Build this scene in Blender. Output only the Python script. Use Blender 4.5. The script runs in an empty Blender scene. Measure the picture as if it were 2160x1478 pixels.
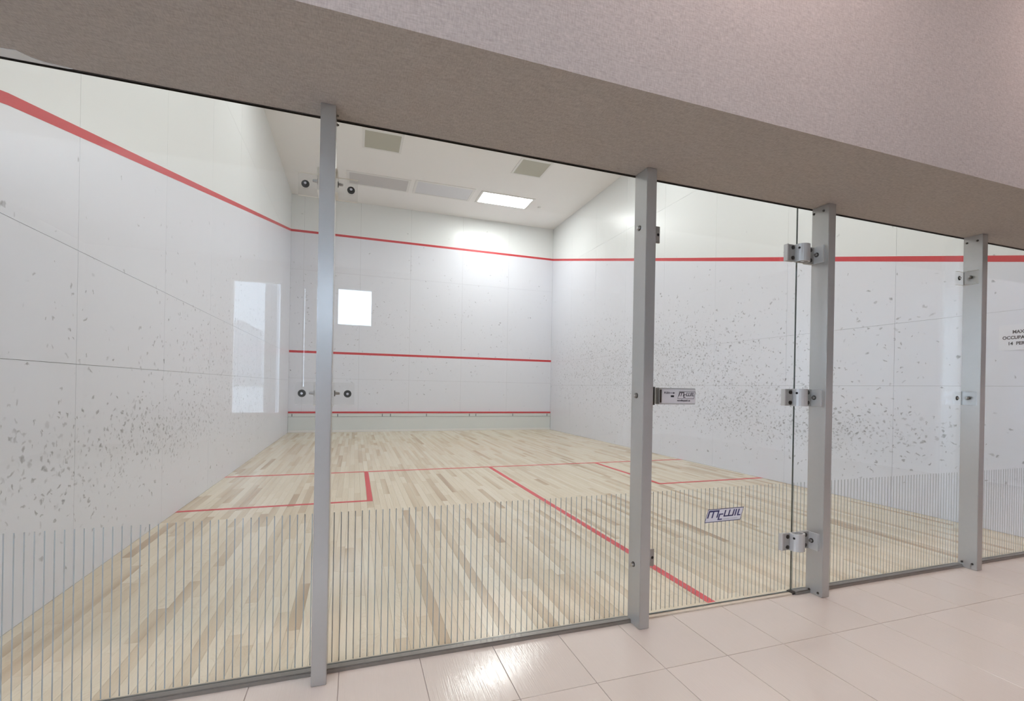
import bpy, bmesh, math, random
from mathutils import Vector, Matrix
random.seed(7)
sc = bpy.context.scene
C = sc.collection

# ------------------------------------------------------------------ camera
def V(*a): return Vector(a)
YAW, PITCH, ROLL, FPX = 0.3301, -0.001, 0.0179, 989.72
cam_d = bpy.data.cameras.new('camera'); cam = bpy.data.objects.new('camera', cam_d); C.objects.link(cam)
fwd = V(math.sin(YAW)*math.cos(PITCH), math.cos(YAW)*math.cos(PITCH), math.sin(PITCH))
rt = V(math.cos(YAW), -math.sin(YAW), 0); up = rt.cross(fwd)
cr, sr = math.cos(ROLL), math.sin(ROLL)
rx = cr*rt + sr*up; uy = -sr*rt + cr*up
M = Matrix((rx, uy, -fwd)).transposed().to_4x4(); M.translation = V(1.4175, -1.9396, 1.1054)
cam.matrix_world = M
cam_d.sensor_width = 36; cam_d.sensor_fit = 'HORIZONTAL'
cam_d.lens = 36*FPX/2160; cam_d.shift_x = -7.63/2160; cam_d.shift_y = 79.58/2160
cam_d.clip_start = 0.05; cam_d.clip_end = 200
sc.camera = cam

# ------------------------------------------------------------------ world, exposure
SKY = 15.0
COURT_L = 12.0
LOBBY_L = 44.0
w = bpy.data.worlds.new('world'); sc.world = w; w.use_nodes = True
bg = w.node_tree.nodes['Background']; bg.inputs[0].default_value = (0.62, 0.775, 1.0, 1); bg.inputs[1].default_value = SKY
sc.view_settings.view_transform = 'Standard'; sc.view_settings.look = 'None'
sc.view_settings.exposure = 0.0; sc.view_settings.gamma = 1.0; sc.view_settings.use_curve_mapping = False
try:
    sc.cycles.max_bounces = 8; sc.cycles.diffuse_bounces = 5; sc.cycles.glossy_bounces = 3
    sc.cycles.transparent_max_bounces = 24; sc.cycles.sample_clamp_indirect = 6.0
    sc.cycles.use_denoising = True; sc.cycles.use_adaptive_sampling = True; sc.cycles.adaptive_threshold = 0.12; sc.cycles.adaptive_min_samples = 16; sc.cycles.use_light_tree = False
except Exception: pass

# ------------------------------------------------------------------ dimensions (metres)
W, L, CEIL, H = 6.412, 9.733, 5.39, 2.132      # court width, length, ceiling, soffit height
GY0, GY1 = 0.012, 0.022                        # glass thickness range in Y
PW, PY0, PY1 = 0.053, 0.0115, -0.088           # post width, back and front faces
FASC = -0.553                                  # front face of the bulkhead
LX0, LX1, LY, LC = -3.0, 9.2, -8.06, 3.45      # lobby extents
POSTS = [1.283, 2.674, 3.82, 5.151]

# ------------------------------------------------------------------ materials
MATS = {}
def new_mat(name):
    m = bpy.data.materials.new(name); m.use_nodes = True
    nt = m.node_tree; b = nt.nodes['Principled BSDF']; MATS[name] = m
    return m, nt, b
def N(nt, t, **kw):
    n = nt.nodes.new(t)
    for k, v in kw.items():
        if k.startswith('i_'):
            n.inputs[k[2:]].default_value = v
        else: setattr(n, k, v)
    return n
def math_n(nt, op, a, b=None, clamp=False):
    n = nt.nodes.new('ShaderNodeMath'); n.operation = op; n.use_clamp = clamp
    for i, x in enumerate((a, b)):
        if x is None: continue
        if isinstance(x, (int, float)): n.inputs[i].default_value = x
        else: nt.links.new(x, n.inputs[i])
    return n.outputs[0]
def mix_c(nt, fac, a, b, mode='MIX'):
    n = nt.nodes.new('ShaderNodeMix'); n.data_type = 'RGBA'; n.blend_type = mode
    for idx, x in ((0, fac), (6, a), (7, b)):
        if isinstance(x, (int, float)): n.inputs[idx].default_value = x
        elif isinstance(x, tuple): n.inputs[idx].default_value = (*x, 1) if len(x) == 3 else x
        else: nt.links.new(x, n.inputs[idx])
    return n.outputs[2]
def plain(name, col, rough=0.5, metal=0.0, spec=0.5, noise=0.0, nscale=40.0, bump=0.0):
    m, nt, b = new_mat(name)
    b.inputs['Base Color'].default_value = (*col, 1); b.inputs['Roughness'].default_value = rough
    b.inputs['Metallic'].default_value = metal; b.inputs['Specular IOR Level'].default_value = spec
    if noise or bump:
        g = N(nt, 'ShaderNodeNewGeometry'); t = N(nt, 'ShaderNodeTexNoise', i_Scale=nscale, i_Detail=4.0)
        nt.links.new(g.outputs['Position'], t.inputs['Vector'])
        if noise:
            dark = tuple(c*(1-noise) for c in col); lite = tuple(min(1, c*(1+noise)) for c in col)
            nt.links.new(mix_c(nt, t.outputs['Fac'], dark, lite), b.inputs['Base Color'])
        if bump:
            bp = N(nt, 'ShaderNodeBump', i_Strength=bump, i_Distance=0.002)
            nt.links.new(t.outputs['Fac'], bp.inputs['Height']); nt.links.new(bp.outputs[0], b.inputs['Normal'])
    return m

def wall_paint(name, axis, blobs, base=(0.768, 0.782, 0.842), top=(0.805, 0.825, 0.822), rough=0.32):
    """white court wall paint; rubber ball scuffs gathered in the given (along, height, ra, rh, density) patches"""
    m, nt, b = new_mat(name); b.inputs['Roughness'].default_value = rough
    b.inputs['Specular IOR Level'].default_value = 0.45
    g = N(nt, 'ShaderNodeNewGeometry'); s = N(nt, 'ShaderNodeSeparateXYZ'); nt.links.new(g.outputs['Position'], s.inputs[0])
    along = s.outputs[axis]; hz = s.outputs[2]
    dens = None
    for (a0, h0, ra, rh, d) in blobs:
        u = math_n(nt, 'DIVIDE', math_n(nt, 'SUBTRACT', along, a0), ra)
        v = math_n(nt, 'DIVIDE', math_n(nt, 'SUBTRACT', hz, h0), rh)
        q = math_n(nt, 'ADD', math_n(nt, 'MULTIPLY', u, u), math_n(nt, 'MULTIPLY', v, v))
        e = math_n(nt, 'MULTIPLY', math_n(nt, 'EXPONENT', math_n(nt, 'MULTIPLY', q, -1.0)), d)
        dens = e if dens is None else math_n(nt, 'MAXIMUM', dens, e)
    cmb = N(nt, 'ShaderNodeCombineXYZ'); nt.links.new(along, cmb.inputs[0]); nt.links.new(hz, cmb.inputs[1])
    wob = N(nt, 'ShaderNodeTexNoise', i_Scale=26.0, i_Detail=2.0); nt.links.new(cmb.outputs[0], wob.inputs['Vector'])
    vadd = N(nt, 'ShaderNodeVectorMath', operation='MULTIPLY_ADD')
    nt.links.new(wob.outputs['Color'], vadd.inputs[0]); vadd.inputs[1].default_value = (0.055, 0.055, 0); nt.links.new(cmb.outputs[0], vadd.inputs[2])
    total = None
    for (ang, sx, sy, off, amt) in ((0.6, 17, 30, 0.0, 1.0), (-0.5, 16, 36, 3.7, 0.9), (1.35, 26, 42, 9.1, 0.9)):
        mp = N(nt, 'ShaderNodeMapping'); mp.inputs['Rotation'].default_value = (0, 0, ang)
        mp.inputs['Scale'].default_value = (1, 1, 1); mp.inputs['Location'].default_value = (off, off*.7, 0)
        nt.links.new(vadd.outputs[0], mp.inputs['Vector'])
        m2 = N(nt, 'ShaderNodeMapping'); m2.inputs['Scale'].default_value = (sx, sy, 1); nt.links.new(mp.outputs[0], m2.inputs['Vector'])
        vo = N(nt, 'ShaderNodeTexVoronoi', voronoi_dimensions='2D', feature='F1', i_Scale=1.0); nt.links.new(m2.outputs[0], vo.inputs['Vector'])
        sep = N(nt, 'ShaderNodeSeparateColor'); nt.links.new(vo.outputs['Color'], sep.inputs[0])
        on = math_n(nt, 'LESS_THAN', sep.outputs[0], dens)
        size = math_n(nt, 'MULTIPLY_ADD', sep.outputs[1], 0.30); nt.nodes[-1].inputs[2].default_value = 0.12
        fall = math_n(nt, 'SUBTRACT', 1.0, math_n(nt, 'DIVIDE', vo.outputs['Distance'], size), clamp=True)
        k = math_n(nt, 'MULTIPLY', math_n(nt, 'MULTIPLY', math_n(nt, 'POWER', fall, 0.5), on), math_n(nt, 'MULTIPLY', sep.outputs[2], amt))
        total = k if total is None else math_n(nt, 'MAXIMUM', total, k)
    cloud = N(nt, 'ShaderNodeTexNoise', i_Scale=5.0, i_Detail=3.0); nt.links.new(cmb.outputs[0], cloud.inputs['Vector'])
    haze = math_n(nt, 'MULTIPLY', math_n(nt, 'MULTIPLY', dens, cloud.outputs['Fac']), 0.55)
    # playing surface below the out line, cream paint above it
    edge = math_n(nt, 'MULTIPLY_ADD', along, (4.573-2.13)/9.733 if axis == 1 else 0.0); nt.nodes[-1].inputs[2].default_value = 2.13 if axis == 1 else 4.573
    paint = mix_c(nt, math_n(nt, 'GREATER_THAN', hz, edge), base, top)
    base_c = mix_c(nt, math_n(nt, 'MULTIPLY', cloud.outputs['Fac'], 0.05), paint, (0.6, 0.6, 0.62))
    c1 = mix_c(nt, haze, base_c, (0.52, 0.52, 0.54))
    c2 = mix_c(nt, math_n(nt, 'MULTIPLY', total, 0.88), c1, (0.14, 0.14, 0.15))
    nt.links.new(c2, b.inputs['Base Color'])
    return m

wall_paint('paint_left', 1, [(1.35, .66, 1.0, .27, .36), (2.5, .74, 1.2, .24, .50), (4.6, 1.0, 2.2, .6, .22), (5.5, 1.6, 2.6, .8, .10), (1.2, 1.1, 1.6, .9, .025)])
wall_paint('paint_right', 1, [(1.9, .72, 1.0, .26, .62), (3.2, .95, 1.3, .42, .5), (5.3, 1.45, 2.2, .75, .5), (7.6, 1.6, 1.8, .8, .28), (3.4, 1.6, 2.2, .7, .12)])
wall_paint('paint_front', 0, [(1.5, 2.4, 5, 1.4, .035)], rough=0.27)
plain('ceiling_paint', (0.90, 0.885, 0.87), 0.75, noise=.015, nscale=3)
plain('backing', (0.30, 0.30, 0.31), 0.9)
plain('red_paint', (0.60, 0.045, 0.055), 0.45, noise=.06, nscale=30)
plain('tin_white', (0.70, 0.73, 0.715), 0.45, noise=.02, nscale=9)
plain('tin_joint', (0.12, 0.13, 0.14), 0.7)
plain('post_metal', (0.48, 0.46, 0.435), 0.27, metal=0.5, noise=.02, nscale=60, bump=.02)
plain('sill_metal', (0.28, 0.26, 0.235), 0.35, metal=0.7, noise=.12, nscale=30)
plain('gasket', (0.045, 0.035, 0.028), 0.6)
plain('steel', (0.60, 0.59, 0.58), 0.22, metal=1.0)
plain('dark_steel', (0.085, 0.08, 0.07), 0.35, metal=0.8)
plain('hinge_metal', (0.56, 0.545, 0.52), 0.5, metal=0.35)
plain('hinge_plate', (0.40, 0.385, 0.355), 0.45, metal=0.4)
plain('black', (0.006, 0.006, 0.007), 0.5)
plain('stripe', (0.47, 0.50, 0.50), 0.5)
plain('label_white', (0.72, 0.685, 0.675), 0.4)
plain('label_ink', (0.055, 0.045, 0.055), 0.5)
plain('sticker_white', (0.72, 0.72, 0.76), 0.4)
plain('sticker_navy', (0.04, 0.043, 0.135), 0.4)
plain('sticker_grey', (0.42, 0.42, 0.45), 0.4)
plain('sign_white', (0.80, 0.81, 0.855), 0.5)
plain('sign_ink', (0.03, 0.03, 0.035), 0.5)
plain('frame_white', (0.80, 0.79, 0.77), 0.4)
plain('vent_grey', (0.50, 0.49, 0.415), 0.7)
plain('grout', (0.36, 0.31, 0.275), 0.9)
plain('lobby_wall', (0.66, 0.62, 0.61), 0.6)
plain('lobby_ceiling', (0.78, 0.75, 0.74), 0.8)
plain('threshold_wood', (0.62, 0.54, 0.42), 0.45, noise=.12, nscale=22)
plain('subfloor', (0.16, 0.115, 0.07), 0.9)
plain('plaster', (0.72, 0.73, 0.72), 0.8, noise=.1, nscale=25)
plain('concrete', (0.22, 0.22, 0.23), 0.9, noise=.1, nscale=3)
plain('render_white', (0.42, 0.42, 0.42), 0.9)
plain('pavement', (0.45, 0.44, 0.42), 0.9, noise=.1, nscale=4)

def diffuser_off(name, col):
    m = plain(name, col, 0.35, noise=.02, nscale=80); return m
diffuser_off('diffuser_off_grey', (0.60, 0.58, 0.575)); diffuser_off('diffuser_off_pale', (0.70, 0.705, 0.735))
def emit(name, col, s):
    m, nt, b = new_mat(name)
    b.inputs['Base Color'].default_value = (.8, .8, .8, 1)
    b.inputs['Emission Color'].default_value = (*col, 1); b.inputs['Emission Strength'].default_value = s
emit('tube_light', (0.965, 0.99, 1.0), COURT_L); emit('tube_light_bright', (0.985, 1.0, 0.985), COURT_L*2.9)
emit('lobby_light', (1.0, 0.80, 0.80), LOBBY_L)

def glass_mat(name, tint, f0=0.04, rough=0.0):
    m, nt, b = new_mat(name); nt.nodes.remove(b)
    out = [n for n in nt.nodes if n.type == 'OUTPUT_MATERIAL'][0]
    lw = N(nt, 'ShaderNodeLayerWeight'); lw.inputs['Blend'].default_value = 0.5
    f = math_n(nt, 'MULTIPLY_ADD', math_n(nt, 'POWER', lw.outputs['Facing'], 5.0), 1-f0); nt.nodes[-1].inputs[2].default_value = f0
    tr = N(nt, 'ShaderNodeBsdfTransparent'); tr.inputs[0].default_value = (*tint, 1)
    gl = N(nt, 'ShaderNodeBsdfGlossy'); gl.inputs['Roughness'].default_value = rough; gl.inputs['Color'].default_value = (1, 1, 1, 1)
    mx = N(nt, 'ShaderNodeMixShader'); nt.links.new(f, mx.inputs[0]); nt.links.new(tr.outputs[0], mx.inputs[1]); nt.links.new(gl.outputs[0], mx.inputs[2])
    nt.links.new(mx.outputs[0], out.inputs[0])
    return m
glass_mat('glass', (0.985, 0.995, 0.99)); glass_mat('acrylic', (0.97, 0.97, 0.965), 0.045)
plain('glass_edge', (0.035, 0.05, 0.045), 0.2)
plain('acrylic_edge_glow', (0.93, 0.93, 0.88), 0.3)  # pale colour stands in for light gathered in the acrylic edges

def fabric():
    m, nt, b = new_mat('fabric'); b.inputs['Roughness'].default_value = 0.95; b.inputs['Specular IOR Level'].default_value = 0.1
    g = N(nt, 'ShaderNodeNewGeometry')
    mp = N(nt, 'ShaderNodeMapping'); mp.inputs['Scale'].default_value = (40, 230, 230); nt.links.new(g.outputs['Position'], mp.inputs[0])
    n1 = N(nt, 'ShaderNodeTexNoise', i_Scale=1.0, i_Detail=3.0); nt.links.new(mp.outputs[0], n1.inputs['Vector'])
    mp2 = N(nt, 'ShaderNodeMapping'); mp2.inputs['Scale'].default_value = (260, 60, 60); nt.links.new(g.outputs['Position'], mp2.inputs[0])
    n2 = N(nt, 'ShaderNodeTexNoise', i_Scale=1.0, i_Detail=2.0); nt.links.new(mp2.outputs[0], n2.inputs['Vector'])
    n3 = N(nt, 'ShaderNodeTexNoise', i_Scale=3.0, i_Detail=4.0); nt.links.new(g.outputs['Position'], n3.inputs['Vector'])
    a = math_n(nt, 'MULTIPLY', math_n(nt, 'ADD', n1.outputs[0], n2.outputs[0]), 0.5)
    a = math_n(nt, 'MULTIPLY_ADD', math_n(nt, 'SUBTRACT', a, 0.5), 2.2); nt.nodes[-1].inputs[2].default_value = 0.5; nt.nodes[-1].use_clamp = True
    c = mix_c(nt, a, (0.325, 0.291, 0.264), (0.535, 0.482, 0.44))
    c2 = mix_c(nt, math_n(nt, 'MULTIPLY', n3.outputs[0], 0.25), c, (0.37, 0.348, 0.312))
    nt.links.new(c2, b.inputs['Base Color'])
    bp = N(nt, 'ShaderNodeBump', i_Strength=0.35, i_Distance=0.001); nt.links.new(a, bp.inputs['Height']); nt.links.new(bp.outputs[0], b.inputs['Normal'])
fabric()

def maple():
    m, nt, b = new_mat('maple'); b.inputs['Roughness'].default_value = 0.23; b.inputs['Specular IOR Level'].default_value = 0.42
    at = N(nt, 'ShaderNodeAttribute', attribute_name='tone')
    g = N(nt, 'ShaderNodeNewGeometry'); 
    sh = N(nt, 'ShaderNodeVectorMath', operation='MULTIPLY_ADD'); nt.links.new(at.outputs['Color'], sh.inputs[0]); sh.inputs[1].default_value = (7.0, 31.0, 3.0); nt.links.new(g.outputs['Position'], sh.inputs[2])
    mp = N(nt, 'ShaderNodeMapping'); mp.inputs['Scale'].default_value = (55, 2.2, 1); nt.links.new(sh.outputs[0], mp.inputs[0])
    n1 = N(nt, 'ShaderNodeTexNoise', i_Scale=1.0, i_Detail=6.0, i_Distortion=0.6); nt.links.new(mp.outputs[0], n1.inputs['Vector'])
    mp2 = N(nt, 'ShaderNodeMapping'); mp2.inputs['Scale'].default_value = (26, 4.0, 1); nt.links.new(sh.outputs[0], mp2.inputs[0])
    n2 = N(nt, 'ShaderNodeTexNoise', i_Scale=1.0, i_Detail=3.0); nt.links.new(mp2.outputs[0], n2.inputs['Vector'])
    ramp = N(nt, 'ShaderNodeValToRGB'); el = ramp.color_ramp.elements
    el[0].position = 0.0; el[0].color = (0.40, 0.285, 0.185, 1)
    el[1].position = 1.0; el[1].color = (0.76, 0.685, 0.54, 1)
    for p, c in ((0.12, (0.47, 0.35, 0.23, 1)), (0.30, (0.61, 0.50, 0.355, 1)), (0.55, (0.705, 0.61, 0.455, 1))):
        e = el.new(p); e.color = c
    nt.links.new(at.outputs['Fac'], ramp.inputs[0])
    grain = math_n(nt, 'MULTIPLY', math_n(nt, 'SUBTRACT', n1.outputs[0], 0.45, clamp=True), 1.1)
    c1 = mix_c(nt, grain, ramp.outputs[0], (0.48, 0.34, 0.215))
    fleck = math_n(nt, 'GREATER_THAN', n2.outputs[0], 0.735)
    c2 = mix_c(nt, math_n(nt, 'MULTIPLY', fleck, 0.35), c1, (0.27, 0.20, 0.14))
    nt.links.new(c2, b.inputs['Base Color'])
    rr = math_n(nt, 'MULTIPLY_ADD', n1.outputs[0], 0.12); nt.nodes[-1].inputs[2].default_value = 0.16
    nt.links.new(rr, b.inputs['Roughness'])
maple()

def tile():
    m, nt, b = new_mat('tile'); b.inputs['Specular IOR Level'].default_value = 0.55
    oi = N(nt, 'ShaderNodeObjectInfo'); g = N(nt, 'ShaderNodeNewGeometry')
    mp = N(nt, 'ShaderNodeMapping'); mp.inputs['Scale'].default_value = (230, 7, 1); nt.links.new(g.outputs['Position'], mp.inputs[0])
    n1 = N(nt, 'ShaderNodeTexNoise', i_Scale=1.0, i_Detail=3.0); nt.links.new(mp.outputs[0], n1.inputs['Vector'])
    n2 = N(nt, 'ShaderNodeTexNoise', i_Scale=5.0, i_Detail=5.0); nt.links.new(g.outputs['Position'], n2.inputs['Vector'])
    base = mix_c(nt, oi.outputs['Random'], (0.645, 0.575, 0.495), (0.69, 0.615, 0.535))
    c = mix_c(nt, math_n(nt, 'MULTIPLY', n2.outputs[0], 0.5), base, (0.665, 0.595, 0.51))
    c = mix_c(nt, math_n(nt, 'MULTIPLY', n1.outputs[0], 0.16), c, (0.45, 0.385, 0.345))
    nt.links.new(c, b.inputs['Base Color']); b.inputs['Roughness'].default_value = 0.12
    bp = N(nt, 'ShaderNodeBump', i_Strength=0.6, i_Distance=0.0008); nt.links.new(n1.outputs[0], bp.inputs['Height']); nt.links.new(bp.outputs[0], b.inputs['Normal'])
tile()

# ------------------------------------------------------------------ mesh helpers
def box(bm, x0, x1, y0, y1, z0, z1, mi=0):
    xs, ys, zs = sorted((x0, x1)), sorted((y0, y1)), sorted((z0, z1))
    v = [bm.verts.new((x, y, z)) for z in zs for y in ys for x in xs]
    for f in ((0, 2, 3, 1), (4, 5, 7, 6), (0, 1, 5, 4), (2, 6, 7, 3), (0, 4, 6, 2), (1, 3, 7, 5)):
        fc = bm.faces.new([v[i] for i in f]); fc.material_index = mi
    return v
def prism(bm, pts, a0, a1, axis, mi=0):
    """extrude a polygon: axis 'x': pts are (y,z); 'y': (x,z); 'z': (x,y)"""
    def mk(p, a): return {'x': (a, p[0], p[1]), 'y': (p[0], a, p[1]), 'z': (p[0], p[1], a)}[axis]
    A = [bm.verts.new(mk(p, a0)) for p in pts]; B = [bm.verts.new(mk(p, a1)) for p in pts]
    n = len(pts); fs = [bm.faces.new(A), bm.faces.new(B[::-1])]
    for i in range(n): fs.append(bm.faces.new((A[i], B[i], B[(i+1) % n], A[(i+1) % n])))
    for f in fs: f.material_index = mi
    return fs
def cyl(bm, c, r, d, axis, n=16, r2=None, mi=0):
    """cylinder from centre c along +axis by d (d may be negative)"""
    pts = [(math.cos(2*math.pi*i/n), math.sin(2*math.pi*i/n)) for i in range(n)]
    r2 = r if r2 is None else r2
    def mk(p, rr, a):
        if axis == 'x': return (c[0]+a, c[1]+p[0]*rr, c[2]+p[1]*rr)
        if axis == 'y': return (c[0]+p[0]*rr, c[1]+a, c[2]+p[1]*rr)
        return (c[0]+p[0]*rr, c[1]+p[1]*rr, c[2]+a)
    A = [bm.verts.new(mk(p, r, 0)) for p in pts]; B = [bm.verts.new(mk(p, r2, d)) for p in pts]
    fs = [bm.faces.new(A), bm.faces.new(B[::-1])]
    for i in range(n): fs.append(bm.faces.new((A[i], B[i], B[(i+1) % n], A[(i+1) % n])))
    for f in fs: f.material_index = mi
def finish(bm, name, mats, bevel=0.0, seg=2):
    if bevel:
        bmesh.ops.bevel(bm, geom=bm.edges[:], offset=bevel, segments=seg, affect='EDGES', clamp_overlap=True)
    bmesh.ops.recalc_face_normals(bm, faces=bm.faces[:])
    me = bpy.data.meshes.new(name); bm.to_mesh(me); bm.free()
    for m in ([mats] if isinstance(mats, str) else mats): me.materials.append(MATS[m])
    return me
WO = {}                                     # world offset of each object
def woff(o): return WO.get(o.name, Vector((0, 0, 0)))
def obj(name, data, mats=None, parent=None, loc=(0, 0, 0), bevel=0.0, smooth=False, seg=2):
    if isinstance(data, bmesh.types.BMesh): data = finish(data, name, mats, bevel, seg)
    if smooth:
        for p in data.polygons: p.use_smooth = True
    o = bpy.data.objects.new(name, data); C.objects.link(o)
    o.location = Vector(loc)
    if parent is not None:
        o.parent = parent; o.location = Vector(loc) - woff(parent)
    WO[o.name] = Vector(loc)
    return o
def thing(name, label, cat, loc, group=None):
    o = bpy.data.objects.new(name, None); C.objects.link(o); o.location = loc; o.empty_display_size = 0.1
    WO[o.name] = Vector(loc); o['label'] = label; o['category'] = cat
    if group: o['group'] = group
    return o
def tag(o, label, cat=None, group=None):
    o['label'] = label
    if cat: o['category'] = cat
    if group: o['group'] = group
    return o
def struct(o, label=None):
    o['kind'] = 'structure'
    if label: o['label'] = label; o['category'] = o.name.split('_')[0].split('.')[0]
    return o
def one(name, args, mat, parent=None, bevel=0.0, **k):
    bm = bmesh.new(); box(bm, *args); return obj(name, bm, mat, parent, bevel=bevel, **k)
def text_mesh(s, size, mat, extrude=0.0002, sx=1.0, shear=0.0, mapf=None, bold=0.0):
    cu = bpy.data.curves.new('lettering', 'FONT'); cu.body = s; cu.size = size; cu.extrude = extrude; cu.shear = shear; cu.resolution_u = 3; cu.offset = bold
    ob = bpy.data.objects.new('lettering_source', cu); C.objects.link(ob)
    dg = bpy.context.evaluated_depsgraph_get(); me = bpy.data.meshes.new_from_object(ob.evaluated_get(dg))
    bpy.data.objects.remove(ob); bpy.data.curves.remove(cu)
    for v in me.vertices:
        x, y, z = v.co; v.co = mapf(x*sx, y, z)
    me.materials.clear(); me.materials.append(MATS[mat])
    return me

# ================================================================== COURT SHELL
# --- wood floor
floor = struct(one('floor', (-0.02, W+0.02, 0.03, L+0.02, -0.12, -0.012), 'subfloor'), 'pale maple strip floor of the squash court with red court lines')
planks = []
pw = 0.0572; x = 0.0
while x < W - 1e-4:
    x1 = min(x+pw, W); y = 0.032 - random.random()*0.6
    while y < L:
        ln = random.choice((0.35, 0.5, 0.65, 0.8, 0.95, 1.2, 1.5))*random.uniform(.85, 1.15)
        y0, y1 = max(y, 0.032), min(y+ln, L)
        if y1-y0 > 0.02:
            t = random.random(); t = 0.42+0.58*random.random() if t < .60 else (0.20+.3*random.random() if t < .89 else random.random()*.20)
            planks.append((x, x1, y0, y1, t))
        y += ln
    x = x1
def in_view_size(p):
    """rough on-screen size of a plank, 0 where the frame does not reach"""
    cx, cy = (p[0]+p[1])/2, (p[2]+p[3])/2
    d = V(cx, cy, 0) - cam.matrix_world.translation
    f = d.dot(fwd); u = d.dot(rx)/f*FPX + 1087.6
    if u < -30 or u > 2190: return 0
    return (p[3]-p[2])/(f*f)
planks.sort(key=in_view_size, reverse=True)
def plank_geo(bm, p, lay):
    g = 0.0004
    v = box(bm, p[0]+g, p[1]-g, p[2]+g, p[3]-g, -0.012, random.uniform(-0.0003, 0))
    for f in {f for q in v for f in q.link_faces}:
        for lp in f.loops: lp[lay] = (p[4], random.random(), p[4], 1)
def new_plank_bm():
    bm = bmesh.new(); lay = bm.loops.layers.float_color.new('tone'); return bm, lay
for p in planks[:300]:
    bm, lay = new_plank_bm(); plank_geo(bm, p, lay); obj('plank', bm, 'maple', floor)
bm, lay = new_plank_bm()
for p in planks[300:]: plank_geo(bm, p, lay)
o = obj('plank_field', bm, 'maple', floor); o['kind'] = 'stuff'

# red floor lines
S, BD, BL, BR = 4.341, 1.583, 1.573, 1.557
def fline(nm, x0, x1, y0, y1):
    o = one(nm, (x0, x1, y0, y1, -0.0002, 0.0008), 'red_paint', floor); return o
hw = 0.025
fline('short_line', 0, W, S-hw, S+hw)
fline('half_court_line', W/2-hw, W/2+hw, 0.035, S-hw)
fline('service_box_line', BL-hw, BL+hw, S-BD-hw, S-hw); fline('service_box_line', 0, BL-hw, S-BD-hw, S-BD+hw)
fline('service_box_line', W-BR-hw, W-BR+hw, S-BD-hw, S-hw); fline('service_box_line', W-BR+hw, W, S-BD-hw, S-BD+hw)

# --- panelled walls (panels stand proud of a darker backing, joints open)
def panels(parent, mat, cols, rows, place):
    g = 0.0011
    for r in range(len(rows)-1):
        for c in range(len(cols)-1):
            bm = bmesh.new(); place(bm, cols[c]+g, cols[c+1]-g, rows[r]+g, rows[r+1]-g); obj('wall_panel', bm, mat, parent)
YC = [0.03, 1.21, 2.43, 3.65, 4.87, 6.09, 7.31, 8.53, L]
ZR = [0.0, 1.19, 1.80, 4.24, CEIL]
wl = struct(one('wall_left', (-0.25, -0.006, 0.03, L+0.25, -0.12, CEIL+0.2), 'backing'), 'white left side wall of the squash court with ball marks and red out line')
panels(wl, 'paint_left', YC, ZR, lambda bm, a, b, z0, z1: box(bm, -0.006, 0, a, b, z0, z1))
wr = struct(one('wall_right', (W+0.006, W+0.25, 0.03, L+0.25, -0.12, CEIL+0.2), 'backing'), 'white right side wall of the squash court scuffed by balls')
panels(wr, 'paint_right', YC, ZR, lambda bm, a, b, z0, z1: box(bm, W, W+0.006, a, b, z0, z1))
wf = struct(one('wall_front', (0, W, L+0.006, L+0.25, -0.12, CEIL+0.2), 'backing'), 'white panelled front wall of the squash court with red lines')
panels(wf, 'paint_front', [0, .275, 1.495, 2.66, 3.945, 5.165, W], [0.0, 1.24, 3.70, CEIL], lambda bm, a, b, z0, z1: box(bm, a, b, L, L+0.006, z0, z1))

# red wall lines: out line slopes along the side walls, service line across the front
OUT, SVC = 4.573, 1.84
def zline(y): return 2.13 + (OUT-2.13)*y/L
def wline(nm, parent, pts, a0, a1, axis):
    bm = bmesh.new(); prism(bm, pts, a0, a1, axis); return obj(nm, bm, 'red_paint', parent)
hl = 0.026
wline('out_line', wl, [(L, OUT-hl), (L, OUT+hl), (0.66, zline(.66)+hl), (0.60, zline(.60)+hl-0.004), (0.03, zline(.6)+hl-.02), (0.03, zline(.6)-hl-.02), (0.60, zline(.60)-hl-.004), (0.66, zline(.66)-hl)], 0, 0.0008, 'x')
wline('out_line', wr, [(L, OUT-hl), (L, OUT+hl), (0.03, zline(.03)+hl), (0.03, zline(.03)-hl)], W-0.0008, W, 'x')
bm = bmesh.new(); box(bm, 0, W, L-0.0008, L, OUT-hl, OUT+hl); obj('out_line', bm, 'red_paint', wf)
bm = bmesh.new(); box(bm, 0, W, L-0.0008, L, SVC-hl, SVC+hl); obj('service_line', bm, 'red_paint', wf)

# --- ceiling of the court and the bulkhead above the glass
ceil = struct(one('ceiling', (-0.1, W+0.1, 0.0, L+0.1, CEIL, CEIL+0.2), 'ceiling_paint'), 'white court ceiling with recessed light panels')
bm = bmesh.new(); box(bm, LX0, LX1, FASC, 0.022, H, CEIL+0.2)
wb = struct(obj('wall_back', bm, 'fabric'), 'fabric covered bulkhead with grey underside above the glass wall')
one('court_face', (0, W, 0.022, 0.03, H, CEIL), 'ceiling_paint', wb)
one('soffit_edge', (LX0, LX1, FASC-0.0015, FASC+0.006, H-0.002, H+0.001), 'fabric', wb)
bm = bmesh.new(); prism(bm, [(0.27, -0.026), (0.356, -0.036), (0.40, -0.042), (0.425, -0.016), (0.452, -0.002), (0.52, 0.006), (0.50, 0.011), (0.27, 0.011)], H-0.002, H+0.001, 'z')
o = obj('plaster_patch', bm, 'plaster', wb); o['label'] = 'pale grey patch where the fabric ends at the glass'  # thin pale grey sliver on the soffit

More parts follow.
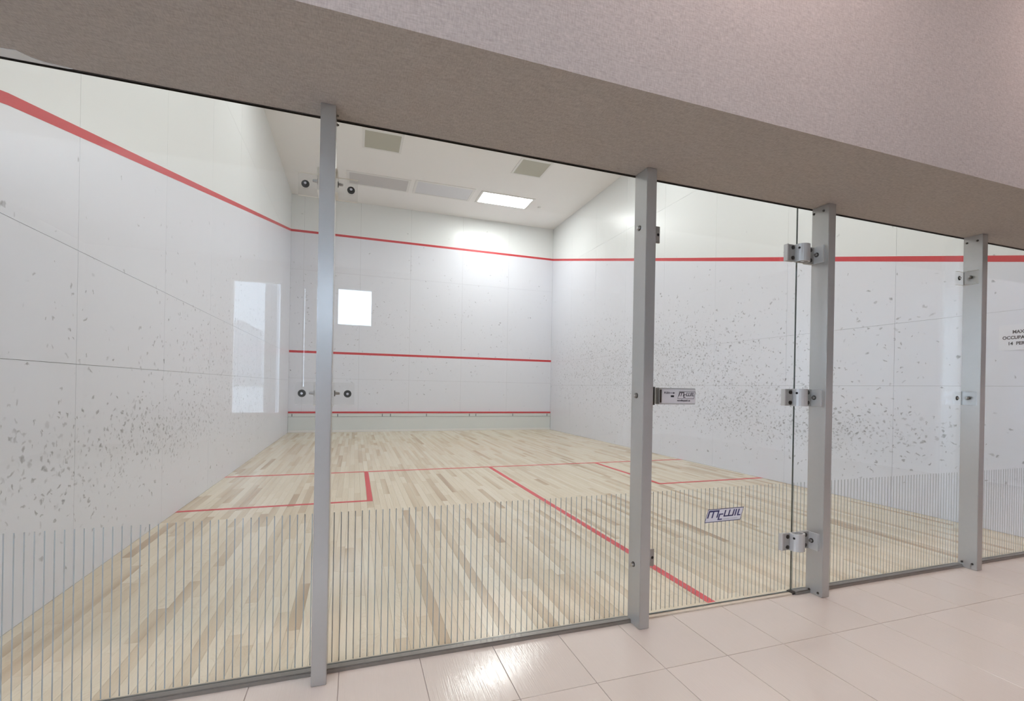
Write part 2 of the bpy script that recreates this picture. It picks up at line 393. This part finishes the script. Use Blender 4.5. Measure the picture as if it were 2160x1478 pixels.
# ================================================================== CEILING FITTINGS
def light_panel(x0, x1, y0, y1, z, diff, label, group, name='ceiling_light', parent_z=None):
    t = thing(name, label, 'light', ((x0+x1)/2, (y0+y1)/2, z), group)
    bm = bmesh.new(); f = 0.05
    for a in ((x0, x1, y0, y0+f), (x0, x1, y1-f, y1), (x0, x0+f, y0+f, y1-f), (x1-f, x1, y0+f, y1-f)): box(bm, *a, z-0.012, z)
    obj('frame', bm, 'frame_white', t)
    bm = bmesh.new(); box(bm, x0+f, x1-f, y0+f, y1-f, z-0.006, z-0.001, 1); bm.normal_update()
    for fc in bm.faces:
        if fc.calc_center_median().z < z-0.0055: fc.material_index = 0      # only the lower face gives light
    obj('diffuser', bm, [diff, 'frame_white'], t)
    return t
g = 'light panels in the court ceiling'
light_panel(1.19, 2.46, 8.04, 8.68, CEIL, 'diffuser_off_grey', 'dull grey unlit ceiling light panel, leftmost of the three', g)
light_panel(2.55, 3.83, 7.98, 8.68, CEIL, 'diffuser_off_pale', 'pale unlit ceiling light panel in the middle of the three', g)
light_panel(3.97, 5.22, 8.00, 8.66, CEIL, 'tube_light_bright', 'bright white glowing ceiling light panel, rightmost of the three', g)
for yy in (4.9, 1.9):
    for xx, nm in ((0.75, 'left'), (2.6, 'middle'), (4.45, 'right')):
        light_panel(xx, xx+1.25, yy-.66, yy, CEIL, 'tube_light', 'lit court ceiling panel nearer the glass, %s of the %s row' % (nm, 'second' if yy > 3 else 'third'), 'court light panels hidden behind the bulkhead')
for (x0, x1), lab in (((1.47, 2.15), 'square grey ceiling vent nearer the left wall'), ((4.29, 4.93), 'square grey ceiling vent nearer the right wall')):
    t = thing('ceiling_vent', lab, 'vent', ((x0+x1)/2, 6.64, CEIL), 'ceiling vents')
    bm = bmesh.new(); f = .04; y0, y1 = 6.30, 6.98
    for a in ((x0, x1, y0, y0+f), (x0, x1, y1-f, y1), (x0, x0+f, y0+f, y1-f), (x1-f, x1, y0+f, y1-f)): box(bm, *a, CEIL-0.012, CEIL)
    obj('frame', bm, 'frame_white', t)
    obj('grille', (lambda b: (box(b, x0+f, x1-f, y0+f, y1-f, CEIL-0.006, CEIL-0.001), b)[1])(bmesh.new()), 'vent_grey', t)
bm = bmesh.new(); cyl(bm, (5.48, 8.42, CEIL), 0.045, -0.02, 'z', 20, 0.03)
tag(obj('sprinkler_head', bm, 'frame_white'), 'tiny round ceiling fitting right of the bright light panel', 'sprinkler')

# ================================================================== TIN (the board along the foot of the front wall)
t = thing('tin_board', 'low white tin board with red top edge along the front wall', 'tin board', (W/2, L-0.02, 0))
one('top_strip', (0.004, W-0.004, L-0.030, L-0.001, 0.440, 0.478), 'red_paint', t)
tr = one('upper_rail', (0.004, W-0.004, L-0.024, L-0.001, 0.362, 0.440), 'tin_white', t)
one('sheet', (0.004, W-0.004, L-0.016, L-0.001, 0.05, 0.362), 'tin_white', t)
one('foot_rail', (0.004, W-0.004, L-0.026, L-0.001, 0.001, 0.05), 'frame_white', t)
for xx in (0.085, 1.05, 2.05, 2.24, 3.1, 4.18, 4.35, 5.34, 6.31):
    one('joint', (xx-0.009, xx+0.009, L-0.0255, L-0.020, 0.366, 0.425), 'tin_joint', tr)
one('rail_joint', (0.004, W-0.004, L-0.0165, L-0.010, 0.355, 0.362), 'tin_joint', t)  # dark joint line below the upper rail
one('end_gap', (0.0005, 0.0038, L-0.02, L-0.001, 0.001, 0.47), 'tin_joint', t)
one('end_gap', (W-0.0038, W-0.0005, L-0.02, L-0.001, 0.001, 0.47), 'tin_joint', t)

# ================================================================== LOBBY SHELL
fl = struct(one('floor_lobby', (LX0, LX1, LY-0.2, 0.03, -0.15, -0.002), 'grout'), 'beige rectangular floor tiles in front of the glass wall')
TX0, TP = 1.685, 0.3073
cols = [TX0+TP*k for k in range(-15, 25)]
rows = [-0.002, -0.375] + [-0.375-0.6146*k for k in range(1, 13)] + [LY]
tile_cache = {}
far = bmesh.new()
for r in range(len(rows)-1):
    y1, y0 = rows[r], rows[r+1]
    for c in range(len(cols)-1):
        x0, x1 = max(cols[c], LX0), min(cols[c+1], LX1)
        if x1-x0 < .02 or y1-y0 < .02: continue
        gx = 0.0013
        if r < 3:
            key = (round(x1-x0, 3), round(y1-y0, 3))
            if key not in tile_cache:
                bm = bmesh.new(); box(bm, gx, x1-x0-gx, gx, y1-y0-gx, -0.012, 0); tile_cache[key] = finish(bm, 'tile', 'tile', 0.0009, 1)
            obj('tile', tile_cache[key], None, fl, loc=(x0, y0, 0))
        else: box(far, x0+gx, x1-gx, y0+gx, y1-gx, -0.012, 0)
o = obj('tile_field', far, 'tile', fl); o['kind'] = 'stuff'

struct(one('ceiling_lobby', (LX0-.2, LX1+.2, LY-.2, FASC, LC, LC+.15), 'lobby_ceiling'), 'plain lobby ceiling outside the frame')
bm = bmesh.new(); wy0, wy1, wz0, wz1 = -5.4, -2.4, 0.7, 2.9
for q in ((LY-.2, wy0, -.15, CEIL+.2), (wy1, .2, -.15, CEIL+.2), (wy0, wy1, -.15, wz0), (wy0, wy1, wz1, CEIL+.2)): box(bm, LX0-.2, LX0, *q)
struct(obj('wall_lobby_left', bm, 'lobby_wall'), 'plain lobby end wall with an added window opening, outside the frame on the left')
bm = bmesh.new(); f = .05
for q in ((wy0, wy1, wz0, wz0+f), (wy0, wy1, wz1-f, wz1), (wy0, wy0+f, wz0+f, wz1-f), (wy1-f, wy1, wz0+f, wz1-f), (-3.925, -3.875, wz0+f, wz1-f)): box(bm, LX0-.14, LX0-.06, *q)
w5 = struct(obj('window_5', bm, 'frame_white'), 'added unseen lobby window on the left, lets in bluish daylight')  # unseen window added to throw bluish daylight on the leftmost post
for a, b in ((wy0+f, -3.925), (-3.875, wy1-f)): one('pane', (LX0-.103, LX0-.097, a, b, wz0+f, wz1-f), 'glass', w5)
struct(one('wall_lobby_right', (LX1, LX1+.2, LY-.2, 0.2, -.15, CEIL+.2), 'lobby_wall'), 'plain lobby end wall outside the frame on the right')
struct(one('wall_beside_left', (LX0, -0.004, 0.0, 0.03, 0, H), 'lobby_wall'), 'lobby wall left of the glass court wall')
struct(one('wall_beside_right', (W+0.004, LX1, 0.0, 0.03, 0, H), 'lobby_wall'), 'lobby wall right of the glass court wall')
# far lobby wall with its glazed openings (seen mirrored in the court glass)
OPEN = [(-0.79, 0.05, 0.52, 3.06), (0.67, 1.025, 2.30, 3.06), (1.05, 1.735, 2.30, 3.06), (0.444, 0.468, 1.05, 3.0)]
xs = sorted({LX0-.2, LX1+.2, *[a for o in OPEN for a in o[:2]]}); zs = sorted({-.15, LC+.15, *[a for o in OPEN for a in o[2:]]})
bm = bmesh.new()
for i in range(len(xs)-1):
    for k in range(len(zs)-1):
        cx, cz = (xs[i]+xs[i+1])/2, (zs[k]+zs[k+1])/2
        if any(a < cx < b and c < cz < d for a, b, c, d in OPEN): continue
        box(bm, xs[i], xs[i+1], LY-.2, LY, zs[k], zs[k+1])
struct(obj('wall_lobby_far', bm, 'lobby_wall'), 'far lobby wall with windows, mirrored in the glass')
wn = ['tall bright window mirrored in the glass on the left wall', 'narrow window mirrored behind the blue grey post', 'square glaring window mirrored in the glass on the front wall', 'thin bright slit mirrored left of the blue grey post']
for i, (a, b, c, d) in enumerate(OPEN):
    bm = bmesh.new(); f = 0.022 if b-a > .5 else (0.008 if b-a > .1 else 0.002)
    for q in ((a, b, c, c+f), (a, b, d-f, d), (a, a+f, c+f, d-f), (b-f, b, c+f, d-f)): box(bm, q[0], q[1], LY-.14, LY-.06, q[2], q[3])
    wo = struct(obj('window_%d' % (i+1), bm, 'frame_white'), wn[i])
    one('pane', (a+f, b-f, LY-.103, LY-.097, c+f, d-f), ['glass', 'glass_edge'][0], wo)
# outside
t = thing('white_building', 'white house wall mirrored in the upper part of the tall left window', 'building', (-6.5, -18, -.12))
one('wall', (-12, -1.0, -18.4, -18, -.12, 7.0), 'render_white', t); one('roof_edge', (-12.1, -.9, -18.5, -17.9, 7.0, 7.2), 'concrete', t)
t = thing('pilaster', 'grey pilaster strip mirrored at the right side of the tall left window', 'pillar', (-.3, LY-.9, -.16))
one('shaft', (-.36, -.14, LY-1.1, LY-.8, -.16, 3.4), 'concrete', t); one('plinth', (-.39, -.11, LY-1.13, LY-.77, -.16, .3), 'concrete', t)
struct(one('ground', (-40, 40, -60, 30, -.3, -.16), 'pavement'), 'pale paving outside the lobby windows')
bm = bmesh.new(); prism(bm, [(-2.16, -.12), (-2.16, 3.01), (-1.95, 3.07), (-1.39, 2.75), (-1.39, -.12)], -15.0, -14.6, 'y')
tag(obj('concrete_slab', bm, 'concrete'), 'grey slab with sloping top mirrored inside the tall left window', 'wall')
t = thing('garden_wall', 'low white wall mirrored at the foot of the tall left window', 'wall', (-1.6, -14.2, -.12))
one('body', (-2.6, -0.6, -14.4, -14.1, -.12, 1.05), 'render_white', t); one('coping', (-2.65, -.55, -14.45, -14.05, 1.05, 1.13), 'concrete', t)
# lobby lamps (real panels in the lobby ceiling, above the frame)
for (xx, lab) in ((0.4, 'leftmost of four'), (2.8, 'second from the left'), (5.2, 'third from the left'), (7.6, 'rightmost of four')):
    light_panel(xx-.65, xx+.65, -1.29, -1.07, LC, 'lobby_light', 'narrow lobby ceiling strip light above the frame, '+lab, 'lobby ceiling strip lights', 'strip_light')

# ================================================================== GLASS WALL
trims = []
def sill(n, x0, x1, mat='sill_metal', z=0.014, y0=-0.018, y1=0.03, lab=''):
    bm = bmesh.new(); box(bm, x0, x1, y0, y1, 0.0005, z); box(bm, x0, x1, y0+.004, GY0-.001, z, z+.004)
    return struct(obj('trim_%d' % n, bm, mat), lab)
sill(1, 0, POSTS[0]+PW/2, lab='grey metal sill channel under the leftmost pane'); sill(2, POSTS[0]+PW/2, POSTS[1], lab='grey metal sill channel under the wide pane left of the door')
sill(3, 3.717, POSTS[2], lab='short metal sill by the door hinges'); sill(4, POSTS[2]+PW, POSTS[3], lab='grey metal sill channel right of the door')
sill(5, POSTS[3]+PW, W, lab='grey metal sill channel under the rightmost pane')
struct(one('trim_6', (POSTS[1]+PW, 3.700, -0.008, 0.034, 0.0005, 0.007), 'threshold_wood'), 'pale worn wooden threshold under the glass door')
struct(one('trim_7', (0, W, 0.010, 0.0242, H-0.003, H), 'gasket'), 'dark gasket line along the top of the glass')
bm = bmesh.new(); box(bm, 3.700, 3.7165, -0.012, 0.028, 0.0005, 0.012)
tag(obj('floor_pivot', bm, 'gasket', bevel=.001), 'small black block on the floor at the hinge edge of the door', 'pivot')

stripe_bm = bmesh.new(); box(stripe_bm, -0.0018, 0.0018, 0, 0.0005, 0, 0.585)
stripe_me = finish(stripe_bm, 'stripe', 'stripe')
def pane(parent, x0, x1, z0, z1=H-0.003, dark_sides=True):
    bm = bmesh.new(); v = box(bm, x0, x1, GY0, GY1, z0, z1)
    bm.normal_update()
    for f in bm.faces:
        if abs(f.calc_center_median().y-(GY0+GY1)/2) < 1e-4 and (dark_sides or abs(f.normal.x) < .5): f.material_index = 1
    p = obj('pane', bm, ['glass', 'glass_edge'], parent)
    k = math.ceil((x0+0.008-0.0135)/0.0262)
    while 0.0135+k*0.0262 < x1-0.008:
        obj('stripe', stripe_me, None, parent, loc=(0.0135+k*0.0262, GY1, 0.021)); k += 1
    return p
def glass_panel(x0, x1, lab, z0=0.0145):
    t = thing('glass_panel', lab, 'glass panel', ((x0+x1)/2, 0.018, 0.0145), 'fixed panes of the glass back wall'); pane(t, x0, x1, z0); return t
glass_panel(0.004, 1.3085, 'fixed glass pane at the far left beside the left wall')
glass_panel(1.3105, 2.735, 'wide fixed glass pane between the blue grey post and the door')
glass_panel(3.717, 5.1765, 'fixed glass pane right of the door hinges')
glass_panel(5.1785, W-0.004, 'fixed glass pane at the far right by the occupancy sign')
door = thing('glass_door', 'frameless glass door with lock and blue logo sticker', 'door', (3.22, 0.018, 0.009))
pane(door, 2.742, 3.7135, 0.0095, dark_sides=False)

# logo lettering on a unit parallelogram
LOGO = [ (.030, .066, .33, .90), (.150, .186, .33, .80), (.285, .32, .33, .90), (.045, .305, .78, .90),             # m
         (.335, .372, .14, .62), (.37, .455, .53, .62), (.37, .46, .14, .23),                                        # c
         (.478, .512, .37, .87), (.600, .634, .40, .87), (.722, .756, .37, .87), (.49, .74, .36, .45),               # W
         (.785, .82, .36, .87), (.86, .895, .36, .87), (.88, .96, .36, .45) ]                                        # I L
def logo(parent, nm, P, y, th, mat):
    """P(a,b)->(x,z)"""
    bm = bmesh.new()
    for (a0, a1, b0, b1) in LOGO: prism(bm, [P(a0, b0), P(a1, b0), P(a1, b1), P(a0, b1)], y, y-th, 'y')
    return obj(nm, bm, mat, parent)
def Ps(a, b): return (3.119+0.231*a+0.024*b, 0.431+0.067*b+0.0012*a)
bm = bmesh.new(); prism(bm, [Ps(0, 0), Ps(1, 0), Ps(1, 1), Ps(0, 1)], GY0, GY0-0.0003, 'y', 0)
st = obj('logo_sticker', bm, 'sticker_navy', door); st['label'] = 'white slanted sticker with navy McWIL logo'
bm = bmesh.new(); prism(bm, [Ps(.012, .05), Ps(.988, .05), Ps(.988, .95), Ps(.012, .95)], GY0-.0002, GY0-0.0006, 'y'); obj('sticker_face', bm, 'sticker_white', st)
logo(st, 'logo_lettering', Ps, GY0-.0005, .0004, 'sticker_navy')
x0, z0 = Ps(.49, .13)
obj('small_lettering', text_mesh('SQUASH COURTS', 0.0105, 'sticker_grey', .0002, 1.1, .3, lambda x, y, z: (x0+x, GY0-.0007-z, z0+y)), None, st)

# lock on the door and its strike on the post
lk = obj('lock', (lambda b: (box(b, 2.806, 3.018, GY0, -0.026, 1.038, 1.118), b)[1])(bmesh.new()), 'hinge_metal', door, bevel=.0025)
lk['label'] = 'brushed metal lock case with printed white plate'
one('label_plate', (2.820, 3.0165, -0.0262, -0.027, 1.0445, 1.1115), 'label_white', lk)
one('lock_end', (2.808, 2.8175, -0.0262, -0.0272, 1.047, 1.109), 'gasket', lk)
def onlock(s, size, x, z, sx=1.0, shear=0): return text_mesh(s, size, 'label_ink', .0001, sx, shear, lambda a, b, c: (x+a, -0.0272-c, z+b), 0.0005)
obj('push_lettering', onlock('PUSH', 0.0135, 2.832, 1.0895, .95), None, lk)
bm = bmesh.new(); box(bm, 2.862, 2.886, -0.027, -0.0275, 1.0925, 1.0950); prism(bm, [(2.884, 1.089), (2.895, 1.09375), (2.884, 1.0985)], -0.027, -0.0275, 'y'); obj('arrow', bm, 'label_ink', lk)
bm = bmesh.new(); box(bm, 2.870, 2.889, -0.027, -0.0285, 1.0735, 1.0825); obj('key_slot', bm, 'black', lk, bevel=.0012)
def Pl(a, b): return (2.910+0.096*a+0.010*b, 1.066+0.036*b)
bm = bmesh.new()
for (a0, a1, b0, b1) in ((0, 1, 0, .05), (0, 1, .95, 1), (0, .015, 0, 1), (.985, 1, 0, 1)): prism(bm, [Pl(a0, b0), Pl(a1, b0), Pl(a1, b1), Pl(a0, b1)], -0.027, -0.0274, 'y')
obj('logo_border', bm, 'label_ink', lk)
logo(lk, 'logo_lettering', Pl, -0.027, .0005, 'label_ink')
obj('web_lettering', onlock('mcwilsquash.ca', 0.0128, 2.908, 1.0535, .97), None, lk)

# ================================================================== POSTS AND HARDWARE
def bolt(parent, c, axis, sgn, r=0.008, ln=0.010, nm='bolt', mat='steel', wash=1.5):
    bm = bmesh.new(); cyl(bm, c, r*wash, sgn*0.002, axis, 20, mi=1)
    c2 = list(c); c2['xyz'.index(axis)] += sgn*0.002; cyl(bm, c2, r, sgn*ln, axis, 14, r*.78)
    return obj(nm, bm, [mat, 'dark_steel'], parent)
def post(i, lab):
    x = POSTS[i]
    t = thing('support_post', lab, 'post', (x+PW/2, -0.04, 0), 'metal posts of the glass wall')
    z0 = 0.0005
    bm = bmesh.new(); box(bm, x, x+PW, PY0, PY1, z0, H)
    sh = obj('shaft', bm, 'post_metal', t, bevel=.0018); return t
def bracket(t, x, side, z):
    """clear acrylic angle: one leg on the glass, one on the side of the post"""
    s = -1 if side == 'l' else 1; hz = 0.0435; th = 0.009
    bm = bmesh.new()
    box(bm, x, x+s*0.080, GY0-.0006, GY0-.0006-th, z-hz, z+hz); box(bm, x+s*.0004, x+s*th, GY0-.0006-th, -0.074, z-hz, z+hz)
    for f in bm.faces:
        nz = f.normal.z if f.normal.length else 0
        f.normal_update()
        if abs(f.normal.z) > .9: f.material_index = 1
    b = obj('bracket', bm, ['acrylic', 'acrylic_edge_glow'], t); b['label'] = 'clear acrylic angle bracket'
    bolt(b, (x+s*0.055, GY0-.0006-th, z), 'y', -1, .0062, .008, wash=2.3)
    bolt(b, (x+s*th, -0.034, z+.002), 'x', s, .006, .016, mat='hinge_plate', wash=1.9)
    return b
p1 = post(0, 'blue grey metal post at the left with clear brackets on both sides')
for zz in (1.862, 1.070):
    for s in 'lr': bracket(p1, POSTS[0] if s == 'l' else POSTS[0]+PW, s, zz)
for yy, zz in ((-0.01, 2.10), (-0.06, 2.108)): bolt(p1, (POSTS[0]+PW, yy, zz), 'x', 1, .004, .006, 'screw', 'dark_steel')
p2 = post(1, 'metal post on the lock side of the glass door')
for zz in (1.868, 1.079, 0.284): bolt(p2, (POSTS[1], -0.031, zz), 'x', -1, .0085, .010)
for z0, z1 in ((1.822, 1.902), (0.250, 0.332)):
    xx = POSTS[1]+PW
    bm = bmesh.new(); box(bm, xx, xx+0.006, 0.008, -0.04, z0, z1); box(bm, xx+.0005, xx+0.084, 0.001, 0.009, z0, z1)
    b = obj('door_stop', bm, 'hinge_plate', p2); b['label'] = 'small dull metal tab with a black hole'
    bm = bmesh.new(); cyl(bm, (xx+0.0745, 0.001, (z0+z1)/2), .007, -.0006, 'y', 14); obj('hole', bm, 'black', b)
bm = bmesh.new(); xx = POSTS[1]+PW; box(bm, xx, xx+.006, .010, -.045, 1.034, 1.122); box(bm, xx+.0005, xx+.072, 0.001, 0.010, 1.034, 1.122); box(bm, xx+.004, xx+.028, 0.001, -.024, 1.036, 1.120)
ks = obj('strike_plate', bm, 'dark_steel', p2); ks['label'] = 'dark steel strike box beside the lock'
p3 = post(2, 'metal post carrying the three door hinges')
X3 = POSTS[2]
for zz in (1.866, 1.080, 0.294):
    h = obj('hinge', (lambda b: (box(b, 3.624, 3.674, GY0-.0005, -0.010, zz-.045, zz+.045), b)[1])(bmesh.new()), 'hinge_plate', p3, bevel=.002); h['label'] = 'grey metal door hinge'
    # edge lip of the clamp
    one('clamp_lip', (3.6165, 3.624, GY0-.0005, -0.013, zz-.045, zz+.045), 'hinge_metal', h)
    # hollow knuckle: a D-shaped tube
    oc, ic = [], []
    for k in range(11):
        a = math.pi*k/10
        oc.append((3.715-0.040*math.cos(a), -0.020-0.036*math.sin(a))); ic.append((3.715-0.030*math.cos(a), -0.020-0.027*math.sin(a)))
    oc = [(3.675, 0.0)]+oc+[(3.755, 0.0)]; ic = [(3.685, -0.006)]+ic+[(3.745, -0.006)]
    bm = bmesh.new(); n = len(oc)
    rings = [[bm.verts.new((p[0], p[1], zz+s*.047)) for p in c] for s in (-1, 1) for c in (oc, ic)]
    for k in range(n):
        j = (k+1) % n
        bm.faces.new((rings[0][k], rings[0][j], rings[2][j], rings[2][k])); bm.faces.new((rings[1][k], rings[3][k], rings[3][j], rings[1][j]))
        bm.faces.new((rings[0][k], rings[1][k], rings[1][j], rings[0][j])); bm.faces.new((rings[2][k], rings[2][j], rings[3][j], rings[3][k]))
    obj('knuckle', bm, 'hinge_metal', h)
    bm = bmesh.new(); cyl(bm, (3.715, -0.020, zz-.045), .012, .09, 'z', 14); obj('pin', bm, 'steel', h)
    bm = bmesh.new(); cyl(bm, (3.6795, -0.033, zz+.024), .006, -.004, 'x', 12); obj('set_screw', bm, 'black', h)
    one('fixed_plate', (3.756, 3.812, GY0-.0005, -0.010, zz-.047, zz+.045), 'hinge_plate', h)
    one('post_leg', (3.811, X3-.0004, GY0-.0005, -0.066, zz-.047, zz+.045), 'hinge_metal', h)
    for sx in (3.657, 3.786):
        for sz in (-.028, .028):
            bm = bmesh.new(); cyl(bm, (sx, -0.010, zz+sz), .0105, -.004, 'y', 18); cyl(bm, (sx, -0.014, zz+sz), .005, -.002, 'y', 6); obj('screw', bm, 'dark_steel', h)
    bolt(h, (3.811, -0.028, zz), 'x', -1, .0085, .012)
p4 = post(3, 'rightmost metal post, between the door hinges and the occupancy sign')
for zz in (1.864, 1.090): bracket(p4, POSTS[3], 'l', zz)
for t, x, pts in ((p3, X3, ((0.0, 2.10), (-0.058, 2.10), (-0.012, .018), (-0.064, .018))), (p4, POSTS[3], ((-0.007, 2.092), (-0.061, 2.094), (-0.011, .034), (-0.065, .036)))):
    for yy, zz in pts: bolt(t, (x, yy, zz), 'x', -1, .0045, .005, 'screw', 'dark_steel')

# ================================================================== SIGN ON THE RIGHT WALL
t = thing('wall_sign', 'white occupancy sign with black capitals on the right wall', 'sign', (W, 0.29, 1.478))
one('plate', (W-0.004, W-0.0002, 0.165, 0.421, 1.478, 1.684), 'sign_white', t)
for s, y0, z0 in (('MAX', 0.336, 1.613), ('OCCUPANCY', 0.397, 1.5675), ('14  PERSONS', 0.364, 1.5205)):
    obj('lettering', text_mesh(s, 0.036, 'sign_ink', .0004, .90, 0, lambda x, y, z: (W-0.0045-z, y0-x, z0+y), 0.0011), None, t)
